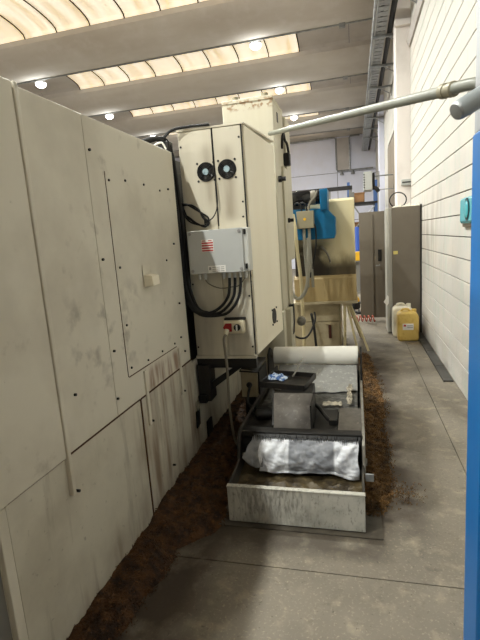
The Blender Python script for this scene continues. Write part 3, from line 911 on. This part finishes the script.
# unit heater on the right
uh = thing('unit_heater', (.4, 12, 2.5), 'grey louvred unit heater with black outlet, hung from the right wall', 'heater')
build('casing', B(.24, .44, 11.8, 12.4, 2.55, 2.98), heaterm, uh, bev=.01)
for i in range(6):
    build('louvre', B(.232, .262, 11.79, 11.81, 2.60 + .06 * i, 2.63 + .06 * i), black, uh)
build('black_back', B(.44, .50, 11.85, 12.35, 2.58, 2.95), black, uh, bev=.02)
build('outlet', MB().tube([(.46, 11.9, 2.6), (.52, 11.88, 2.58), (.58, 11.85, 2.50)], .05), black, uh)
build('wall_frame', MB().tube([(.46, 11.9, 2.95), (.60, 11.9, 2.97), (.60, 11.9, 2.62), (.58, 12.0, 2.55), (.94, 12.0, 2.55)], .012, smooth=False).cyl((.46, 12.2, 2.9), (.95, 12.2, 2.9), .015, n=8), galv, uh)

# ================================================================== LOCKER, canisters, right side
Lk = thing('steel_locker', (.75, 7.8, 0), 'tall grey-brown steel locker with both doors open against the white wall', 'locker')
build('carcass_side', B(.535, .945, 7.22, 7.245, 0, 1.90), lockm, Lk, bev=.004)
build('carcass', B(.54, .95, 7.245, 8.30, .04, 1.88), lockm, Lk, bev=.004)
build('back_edge', B(.93, .95, 7.20, 7.25, .0, 1.915), blacksteel, Lk)
build('near_door', MB().prism([(.455, 7.20), (.485, 7.19), (.535, 7.225), (.52, 7.26), (.475, 7.62), (.455, 7.62)], 'z', .02, 1.89), lockin, Lk, bev=.004)
fd = build('far_door', B(.07, .52, 8.30, 8.33, .05, 1.90), lockm, Lk, bev=.004)
build('door_stiffener', B(.27, .30, 8.28, 8.30, .10, 1.85), lockm, fd)
build('door_handle', MB().cyl((.40, 8.30, .98), (.40, 8.24, .98), .012, n=8).box(.34, .41, 8.225, 8.245, .97, .99), galv, fd)
build('vent_slot', B(.38, .44, 8.292, 8.30, 1.05, 1.25), blacksteel, fd)
build('sticker', B(.553, .615, 7.214, 7.221, 1.21, 1.26), stickery, Lk, label='small yellow sticker')
pp = MB().prism([(.40, .50), (.44, .56), (.455, .60), (.475, .58), (.475, .48), (.45, .44)], 'y', 7.16, 7.175)
tag(build('white_paper', pp, white), 'crumpled white paper stuck to the edge of the open locker door', 'paper')
tag(build('wire_ring', MB().tube([(.64 + .12 * math.cos(a), 7.4, 2.01 + .11 * math.sin(a)) for a in [i * math.pi / 12 for i in range(25)]], .009, n=6, smooth=False), blacksteel), 'wire ring standing on top of the grey-brown locker', 'wire ring')
pf = MB()
for i in range(9):
    x = .54 + i * .042
    pf.add([(x, 7.26, 1.90), (x + .05, 7.26, 1.90), (x + .045, 7.29, 1.925 + .015 * (i % 3)), (x + .02, 7.50, 1.91)], [(0, 1, 2), (0, 2, 3), (0, 3, 1), (1, 3, 2)])
tag(build('plastic_wrap', pf, whitecan), 'ragged strip of plastic wrap lying on top of the locker', 'wrap')


def canister(name, x0, x1, y0, y1, h, mat, label, tagpos=None):
    t = thing(name, ((x0 + x1) / 2, (y0 + y1) / 2, 0), label, 'canister')
    prof = [(x0 + .01, 0), (x1 - .01, 0), (x1, .03), (x1, h * .80), (x1 - .03, h * .90), (x1 - .08, h * .93), (x0 + .06, h * .93), (x0, h * .86), (x0, .03)]
    build('body', MB().prism(prof, 'y', y0, y1), mat, t, bev=.025)
    ym = (y0 + y1) / 2
    build('handle', MB().tube([(x0 + .06, ym, h * .92), (x0 + .08, ym, h * .99), (x1 - .14, ym, h * .99), (x1 - .11, ym, h * .92)], .015), mat, t)
    build('cap', MB().cyl((x1 - .055, ym, h * .88), (x1 - .055, ym, h * .99), .032), mat, t)
    if tagpos:
        a, b, c, d = tagpos
        lb = build('label', B(a, b, y0 - .004, y0 + .004, c, d), white, t, label='white label with small red mark')
        build('print_lines', B(a + .06, b - .01, y0 - .006, y0 - .003, c + .03, c + .04).box(a + .06, b - .01, y0 - .006, y0 - .003, c + .055, c + .065), printgrey, lb)
        build('red_mark', B(a + .012, a + .045, y0 - .006, y0 - .003, c + .05, d - .012), redp, lb)
    return t


canister('jerrycan', .56, .845, 6.66, 6.90, .45, yellowcan, 'yellow stained plastic canister with white label in front of the locker', (.625, .77, .165, .255))
canister('jerrycan', .515, .80, 6.93, 7.17, .49, whitecan, 'white plastic canister standing just behind the yellow one')

fs = thing('floor_cover_strip', (.9, 5.8, 0), 'dark flat cover strip on the floor along the white wall', 'cover strip')
ye = [4.84, 5.35, 5.40, 6.0, 6.05, 6.75, 7.15]
for a, b in ((4.84, 5.38), (5.39, 6.05), (6.06, 6.62), (6.63, 7.18)):
    build('cover_plate', B(.855, .945, a, b, 0, .018), stripm, fs, bev=.004)
build('edge_lip', B(.848, .856, 4.83, 7.18, 0, .024), stripm, fs)

td = thing('wall_button_box', (.91, 4.1, 1.6), 'glossy teal rounded box with round dark button on the right wall', 'button box')
build('case', B(.898, .953, 3.75, 4.45, 1.59, 1.815), teal, td, bev=.03)
build('back_plate', B(.925, .953, 3.73, 4.47, 1.565, 1.60), M('back_plate_paint', (150, 138, 124), rough=.6), td, bev=.008)
build('button_ring', MB().lathe((.899, 4.17, 1.71), (-1, 0, 0), [(0, .09), (.006, .09), (.006, .078), (.009, .078)]), tealdark, td)
build('button', MB().lathe((.891, 4.17, 1.71), (-1, 0, 0), [(0, .074), (.006, .06), (.01, .04)]), teal, td)
wk = thing('wall_plate', (.9, 8.5, 2.3), 'small grey bracket plate on the pilaster above the locker', 'bracket')
build('plate', B(.80, .955, 8.54, 8.60, 2.31, 2.41), heaterm, wk, bev=.005)
build('slot', B(.81, .955, 8.532, 8.545, 2.35, 2.37), black, wk)
cable('coil_hose', [(-.09 + .0095 * i, 8.15 + .05 * math.cos(i * .9) - .006 * i, .07 + .05 * math.sin(i * .9) + .0009 * i) for i in range(42)], .010, 'red-brown spiral air hose lying on the floor by the open locker door', coilred, 'hose')

# ================================================================== BLUE POST with pipe
Pp = thing('blue_post', (.47, 1.58, 0), 'blue painted steel post at the right edge with grey upper part', 'post')
build('lower_cladding', B(.37, .60, 1.48, 1.66, 0, 1.872), bluepost_m, Pp, bev=.006)
build('upper_post', B(.374, .58, 1.50, 1.655, 1.872, 3.6), greypaint, Pp, bev=.004)
build('bolt_plate', B(.375, .50, 1.478, 1.50, 1.872, 1.95), greypaint, Pp, bev=.003)
build('bolt', MB().cyl((.40, 1.479, 1.91), (.40, 1.468, 1.91), .012, n=6), steel, Pp)
pi = thing('grey_pipe', (-.2, 3, 2.1), 'long thin grey pipe reaching from the blue post to the cream column', 'pipe')
build('long_tube', MB().cyl((-.735, 4.36, 2.535), (.335, 1.92, 2.080), .020), polegrey, pi)
build('coupling', MB().lathe((.325, 1.94, 2.084), (.402, -.9, -.168), [(0, .021), (.005, .027), (.03, .027), (.032, .024), (.05, .024), (.052, .027), (.075, .027), (.08, .021)], n=14), brassm, pi)
build('elbow', MB().tube([(.338, 1.91, 2.079), (.385, 1.80, 2.060), (.412, 1.75, 2.045), (.428, 1.72, 2.015), (.432, 1.70, 1.97), (.432, 1.675, 1.93), (.432, 1.64, 1.92)], .020, n=12), polegrey, pi)
tb_ = thing('capped_tube', (.33, 1.45, 1.9), 'thick grey capped tube pointing left from the blue post', 'tube')
build('tube', MB().lathe((.279, 1.43, 1.902), (.80, .36, .44), [(0, .022), (.005, .026), (.03, .027), (.17, .027)], n=24), tubegrey, tb_)
build('end_cap', MB().lathe((.280, 1.4305, 1.9025), (-.80, -.36, -.44), [(0, .025), (.006, .022), (.008, .014)], n=24), galv, tb_)

# ================================================================== PAPER BAND FILTER
F = thing('band_filter', (-.37, 3.1, 0), 'long dirty paper band coolant filter with open front trough on the floor', 'filter unit')
build('trough_front', B(-.752, .006, 2.248, 2.268, .012, .228), trough_m, F, bev=.004)
build('trough_rim', B(-.754, .008, 2.245, 2.276, .222, .232), trough_m, F, bev=.003)
build('trough_side', MB().prism([(2.268, .012), (2.9, .012), (2.9, .25), (2.54, .25), (2.268, .228)], 'x', -.752, -.738), tank_m, F, bev=.003)
build('trough_side', MB().prism([(2.268, .012), (2.9, .012), (2.9, .25), (2.54, .25), (2.268, .228)], 'x', -.008, .006), tank_m, F, bev=.003)
build('trough_floor', B(-.74, -.006, 2.265, 2.9, .012, .03), tank_m, F)
build('sludge', MB().grid(lambda u, v: (-.738 + .73 * u, 2.268 + .40 * v, .125 + .07 * v + .016 * noise.noise((u * 14, v * 8, 3)) + .008 * noise.noise((u * 40, v * 25, 5))), 60, 30), sludge_m, F, label='brown wet sludge')
build('tank', B(-.742, -.002, 2.86, 4.05, .012, .37), tank_m, F, bev=.006)
build('side_rail', MB().prism([(2.52, .20), (2.56, .36), (2.62, .41), (4.05, .41), (4.05, .36), (2.64, .35), (2.60, .20)], 'x', -.762, -.742), tank_m, F, bev=.003)
build('side_rail', MB().prism([(2.52, .20), (2.56, .36), (2.62, .41), (4.05, .41), (4.05, .36), (2.64, .35), (2.60, .20)], 'x', -.002, .016), steel, F, bev=.003)
build('drum_roller', MB().cyl((-.735, 2.70, .295), (-.008, 2.70, .295), .095, n=28), rubber, F)
for x in (-.755, .004):
    build('bearing', MB().cyl((x, 2.60, .235), (x + .022, 2.60, .235), .022, n=12), steel, F)
br_ = MB()
for i in range(70):
    x = -.66 + .64 * i / 69 + .006 * random.random()
    h = .012 + .03 * random.random()
    br_.add([(x, 2.583, .40), (x + .009, 2.583, .40), (x + .004, 2.55, .372 - h * .5)], [(0, 1, 2)])
build('scraper_bristles', br_, black, F, kind='stuff')
build('front_bar', B(-.735, -.002, 2.585, 2.655, .375, .412), blacksteel, F, bev=.003)
build('tab', B(.012, .058, 2.44, 2.452, .20, .245), galv, F, bev=.002, label='bright metal tab')
mc = MB().prism([(2.655, .385), (2.655, .415), (2.86, .555), (3.12, .555), (3.12, .385)], 'x', -.535, -.315)
build('motor_housing', mc, blacksteel, F, bev=.004)
cv = MB().add([(-.540, 2.650, .412), (-.308, 2.650, .412), (-.308, 2.865, .566), (-.568, 2.865, .566)], [(0, 1, 2, 3)])
build('cover_plate', cv, coverplate, F, thick=.004, label='dusty pale sloping cover plate')
build('cover_flange', MB().add([(-.552, 2.66, .40), (-.541, 2.66, .40), (-.569, 2.90, .40), (-.582, 2.90, .40), (-.552, 2.66, .425), (-.541, 2.66, .425), (-.569, 2.90, .575), (-.582, 2.90, .575)], [(0, 3, 2, 1), (4, 5, 6, 7), (0, 1, 5, 4), (1, 2, 6, 5), (2, 3, 7, 6), (3, 0, 4, 7)]), blacksteel, F)
build('cover_flange', B(-.308, -.298, 2.66, 2.90, .40, .56), blacksteel, F)
build('deck_plate', B(-.145, -.002, 2.655, 3.03, .39, .406), deckm, F, bev=.002)
build('deck_plate', B(-.298, -.150, 2.655, 3.03, .37, .392), blacksteel, F, bev=.002)
build('deck_plate', B(-.735, -.555, 2.655, 3.10, .36, .385), blacksteel, F, bev=.002)
build('filter_bed', B(-.73, -.004, 3.03, 4.02, .345, .37), tank_m, F)
build('drive_arm', MB().tube([(-.30, 2.98, .44), (-.27, 2.92, .44), (-.22, 2.82, .42), (-.19, 2.78, .415)], .014).box(-.20, -.15, 2.75, 2.80, .40, .43), black, F)
build('drive_motor', MB().lathe((-.70, 2.84, .42), (1, .1, 0), [(0, .02), (.015, .034), (.09, .034), (.11, .022), (.15, .02)]), black, F)
for x in (-.76, .002):
    build('roll_support', MB().prism([(3.62, .40), (3.66, .62), (3.75, .66), (3.84, .62), (3.90, .40)], 'x', x, x + .016), blacksteel, F, bev=.004)
fx = MB()
for i in range(60):
    y = 2.66 + 1.35 * i / 60
    fx.tube([(.014, y, .40), (.020 + .01 * random.random(), y + .01, .39 - .03 * random.random()), (.018, y + .02 * random.random(), .34 - .06 * random.random())], .004, n=4, sub=2)
build('hanging_swarf', fx, swarf_r, F, kind='stuff')

F.location.x += .012
pr = thing('paper_roll', (-.36, 3.75, .53), 'fat white roll of filter paper lying across the rear of the filter unit', 'paper roll')
build('roll', MB().lathe((-.70, 3.75, .588), (1, 0, 0), [(0, .03), (0, .070), (.004, .074), (.234, .074), (.236, .0748), (.464, .0748), (.466, .0755), (.694, .0755), (.700, .070), (.700, .03)], n=40), paper_new, pr)
build('core', MB().cyl((-.75, 3.75, .588), (.012, 3.75, .588), .022), steel, pr)


def web(u, v):
    x = -.655 + .645 * u
    lead = .30 + .05 * math.sin(u * 3.0) - .06 * max(0, u - .8) * 5 * .2
    y = 3.715 - lead * v
    z = .514 - .120 * v ** .8 + .006 * noise.noise((u * 9, v * 7, 1)) * v
    return (x, y, max(z, .39))


def bed(u, v):
    return (-.70 + .69 * u, 3.50 - .46 * v, .379 + .010 * abs(noise.noise((u * 7, v * 9, 4))) + .006 * noise.noise((u * 16, v * 14, 2)))


tag(build('paper_web', MB().grid(web, 50, 24), paper_shaded, thick=.002), 'pale grey filter paper sheet sloping forward off the white roll', 'paper')
tag(build('soaked_paper', MB().grid(bed, 44, 30), paper_soak, thick=.002), 'dark soaked filter paper lying flat behind the motor and deck plate', 'paper')


def scrap(u, v):
    return (-.25 + .13 * u + .02 * noise.noise((u * 4, v * 4, 9)), 3.06 + .07 * v + .02 * noise.noise((u * 5, v * 5, 2)), .412 + .010 * noise.noise((u * 8, v * 8, 6)))


tag(build('paper_scrap', MB().grid(scrap, 16, 8), scrap_m, thick=.002), 'torn cream paper scrap on the grey wet sheet behind the deck plate', 'paper')
tag(build('paper_scrap', MB().grid(lambda u, v: (-.085 + .035 * u + .02 * noise.noise((v * 6, u, 3)), 3.08 + .42 * v, .42 + .02 * noise.noise((u * 4, v * 9, 8))), 5, 24), scrap_m, thick=.002), 'narrow torn strip of pale paper at the right edge of the wet sheet', 'paper')


PR = [(2.61, .365), (2.575, .372), (2.545, .350), (2.52, .31), (2.50, .27), (2.49, .235), (2.485, .205)]


def drape(u, v):
    edge = .05 * noise.noise((u * 22, 0, 1)) if v < .02 else 0
    t = max(0, min(.999, v + edge * 1.0)) * (len(PR) - 1)
    i = min(int(t), len(PR) - 2)
    f = t - i
    y = PR[i][0] * (1 - f) + PR[i + 1][0] * f
    z = PR[i][1] * (1 - f) + PR[i + 1][1] * f
    x = -.60 + .59 * u
    # ends hang a little lower and puff out
    y -= .022 * math.sin(math.pi * min(1, v * 1.1)) * (.4 + .6 * math.sin(u * 3.1))
    w = noise.noise((u * 9, v * 5, 2)) * .012 + noise.noise((u * 22, v * 14, 7)) * .005
    w += .006 * (math.sin(u * 40 + v * 9) * (1 if u > .8 or .08 < u < .28 else .2))
    z += (-.010 * math.sin(u * math.pi * 2.3 + .4) - .012 * u) * v + .015 * noise.noise((u * 6, 0, 5)) * v
    x += .02 * noise.noise((u * 3, v * 3, 11))
    return (x, y - w, z + w * .5)


up = thing('used_filter_paper', (-.35, 2.58, .2), 'crumpled white used filter paper draped into the front trough', 'paper')
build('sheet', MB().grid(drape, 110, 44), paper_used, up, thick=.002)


def flap(u, v):
    a = Vector((-.565, 2.585, .385)).lerp(Vector((-.635, 2.60, .405)), u)
    b = Vector((-.575, 2.475, .235)).lerp(Vector((-.715, 2.52, .265)), u)
    c = a.lerp(b, v)
    k = noise.noise((u * 5, v * 5, 1)) * .010
    x, y, z = c.x + k, c.y - .02 * math.sin(v * 3.1) - k, c.z - .03 * math.sin(u * 3.1) * v
    return (x, y, z)


build('loose_flap', MB().grid(flap, 14, 20), paper_flap, up, thick=.002)

tr = thing('chip_tray', (-.49, 3.1, .56), 'black oily shallow tray lying on the filter motor housing', 'tray')
rot = Matrix.Translation((-.49, 3.10, .560)) @ Matrix.Rotation(math.radians(-13), 4, 'Z') @ Matrix.Rotation(math.radians(3), 4, 'X') @ Matrix.Diagonal((.9, .95, 1, 1))
build('tray_floor', MB().box(-.18, .18, -.13, .13, 0, .008).xf(rot), trayblack, tr)
for bx in ((-.185, -.175, -.135, .135), (.175, .185, -.135, .135), (-.185, .185, -.135, -.125), (-.185, .185, .125, .135)):
    build('tray_wall', MB().box(*bx, 0, .04).xf(rot), trayblack, tr)
build('handle_rod', MB().tube([(.02, .05, .03), (.03, .12, .06), (.05, .22, .12)], .006).xf(rot), steel, tr)


def rag(u, v):
    x, y = -.11 + .22 * u, -.07 + .14 * v
    e = (1 - (2 * u - 1) ** 4) * (1 - (2 * v - 1) ** 4)
    z = .012 + .035 * e * (.6 + noise.noise((u * 5, v * 5, 1))) + .02 * e * abs(noise.noise((u * 11, v * 9, 3)))
    x += .03 * noise.noise((v * 3, u * 2, 4))
    y += .025 * noise.noise((u * 4, v * 2, 6))
    return (x, y, max(.010, z))


tag(build('rag', MB().grid(rag, 34, 24).xf(Matrix.Translation((-.585, 3.16, .568)) @ Matrix.Rotation(math.radians(-12), 4, 'Z') @ Matrix.Scale(.72, 4)), rag_m, thick=.003), 'crumpled blue and white rag on the black tray', 'rag')

cbx = thing('control_box', (-.78, 3.4, .40), 'narrow beige control box standing left of the filter motor', 'control box')
build('box', MB().prism([(-.875, .40), (-.75, .40), (-.742, .605), (-.875, .615)], 'y', 3.22, 3.52), basem, cbx, bev=.005)
build('top_lid', MB().add([(-.880, 3.21, .612), (-.738, 3.21, .604), (-.735, 3.54, .632), (-.880, 3.54, .640)], [(0, 1, 2, 3)]), blacksteel, cbx, thick=.008)
build('side_cover', MB().box(-.742, -.730, 3.23, 3.52, .42, .60), black, cbx)
build('leg', B(-.86, -.84, 3.26, 3.48, .0, .40).box(-.79, -.77, 3.26, 3.48, .0, .40), blacksteel, cbx)
build('round_switch', MB().lathe((-.81, 3.222, .50), (0, -1, 0), [(0, .022), (.012, .022), (.016, .014)]), black, cbx)
cable('control_cable', [(-.80, 3.20, .50), (-.81, 3.16, .44), (-.79, 3.08, .40), (-.72, 3.00, .395), (-.64, 2.98, .395), (-.60, 2.95, .40), (-.64, 2.88, .40), (-.72, 2.90, .40), (-.74, 2.98, .40)], .010, 'black cable looping from the beige control box onto the filter deck')

tag(build('drip_sheet', B(-.80, .105, 2.215, 2.75, .001, .007), M('oily_sheet', (82, 76, 66), [((58, 52, 44), 8, .45, .65, one, .8)], rough=.45)), 'thin dark oily sheet on the floor under the front trough', 'sheet')


# ================================================================== SWARF PILES
def lerp(tab, y):
    for (a, b), (c, d) in zip(tab, tab[1:]):
        if a <= y <= c:
            return b + (d - b) * (y - a) / (c - a)
    return tab[0][1] if y < tab[0][0] else tab[-1][1]


def curls(mb, n, place):
    for _ in range(n):
        p = place()
        if p is None:
            continue
        x, y, z = p
        r = random.uniform(.004, .011)
        a0 = random.uniform(0, 6.28)
        d = Vector((random.gauss(0, 1), random.gauss(0, 1), random.gauss(0, .4))).normalized()
        a = d.orthogonal().normalized()
        b = d.cross(a)
        vs, fs = [], []
        m = 5
        for i in range(m + 1):
            w = a0 + i * .95
            c = Vector((x, y, z + .003)) + a * (r * math.cos(w)) + b * (r * math.sin(w)) + d * (.0035 * i)
            vs += [c, c + d * .004]
        fs = [(2 * i, 2 * i + 1, 2 * i + 3, 2 * i + 2) for i in range(m)]
        mb.add(vs, fs)


RL = [(1.0, -1.06), (1.35, -1.01), (1.65, -.975), (1.9, -.94), (1.98, -.96), (2.14, -.80), (2.28, -.765), (4.45, -.765)]


def hl(x, y):
    xb = lerp(RL, y) + .035 * noise.noise((y * 7, 1, 1)) * (1 if y < 2.25 else .1)
    d = xb - x
    s = max(0, min(1, d / .09))
    w = max(0, min(1, (x - X) / .4))
    z = (.022 + .030 * (1 - w)) * s + .022 * noise.noise((x * 9, y * 9, 2)) * s + .012 * noise.noise((x * 30, y * 30, 4)) * s
    if y < 1.15:
        z *= max(0, (y - .95) / .2)
    if y > 2.05:
        z += .025 * s * min(1, (y - 2.05) * 3) * (1 - w)
    return max(z, -.01) if s > 0 else -.01


def pile_l(u, v):
    y = .95 + 3.5 * v
    x = X - .01 + (.42) * u
    return (x, y, hl(x, y) + (.002 if hl(x, y) > 0 else 0))


mb = MB().grid(pile_l, 80, 420)


def pl():
    y = random.uniform(1.1, 4.3)
    x = random.uniform(X, lerp(RL, y) + .03 * random.random())
    return (x, y, max(hl(x, y), .001))


curls(mb, 5200, pl)
tag(build('swarf_pile', mb, swarf_l), 'dark rusty swarf heaped along the foot of the machine enclosure', 'swarf', kind='stuff')

RR = [(2.40, .05), (2.5, .12), (2.68, .20), (2.95, .185), (3.3, .20), (3.6, .175), (4.0, .22), (4.3, .225), (4.8, .21), (5.3, .17), (5.9, .12), (6.1, .0)]


def hr(x, y):
    xb = lerp(RR, y) + .04 * noise.noise((y * 6, 4, 1))
    d = xb - x
    s = max(0, min(1, d / .12))
    s *= max(0, min(1, (y - 2.42) / .10)) * max(0, min(1, (6.1 - y) / .4))
    z = .034 * s + .022 * noise.noise((x * 9, y * 7, 6)) * s + .012 * noise.noise((x * 30, y * 28, 9)) * s
    return z if s > 0 else -.01


def pile_r(u, v):
    y = 2.38 + 3.8 * v
    x = .010 + .27 * u - (.45 if False else 0)
    return (x, y, hr(x, y))


mb = MB().grid(pile_r, 50, 460)


def prr():
    y = 2.42 + 3.6 * random.random() ** 1.3
    x = random.uniform(.018, lerp(RR, y) + .05 * random.random())
    return (x, y, max(hr(x, y), .001))


curls(mb, 4600, prr)


def prs():
    return (.25 + .05 * random.gauss(0, 1), 2.66 + .07 * random.gauss(0, 1), .001)


curls(mb, 110, prs)
tag(build('swarf_pile', mb, swarf_r), 'rust-brown swarf spread on the floor along the right side of the filter', 'swarf', kind='stuff')
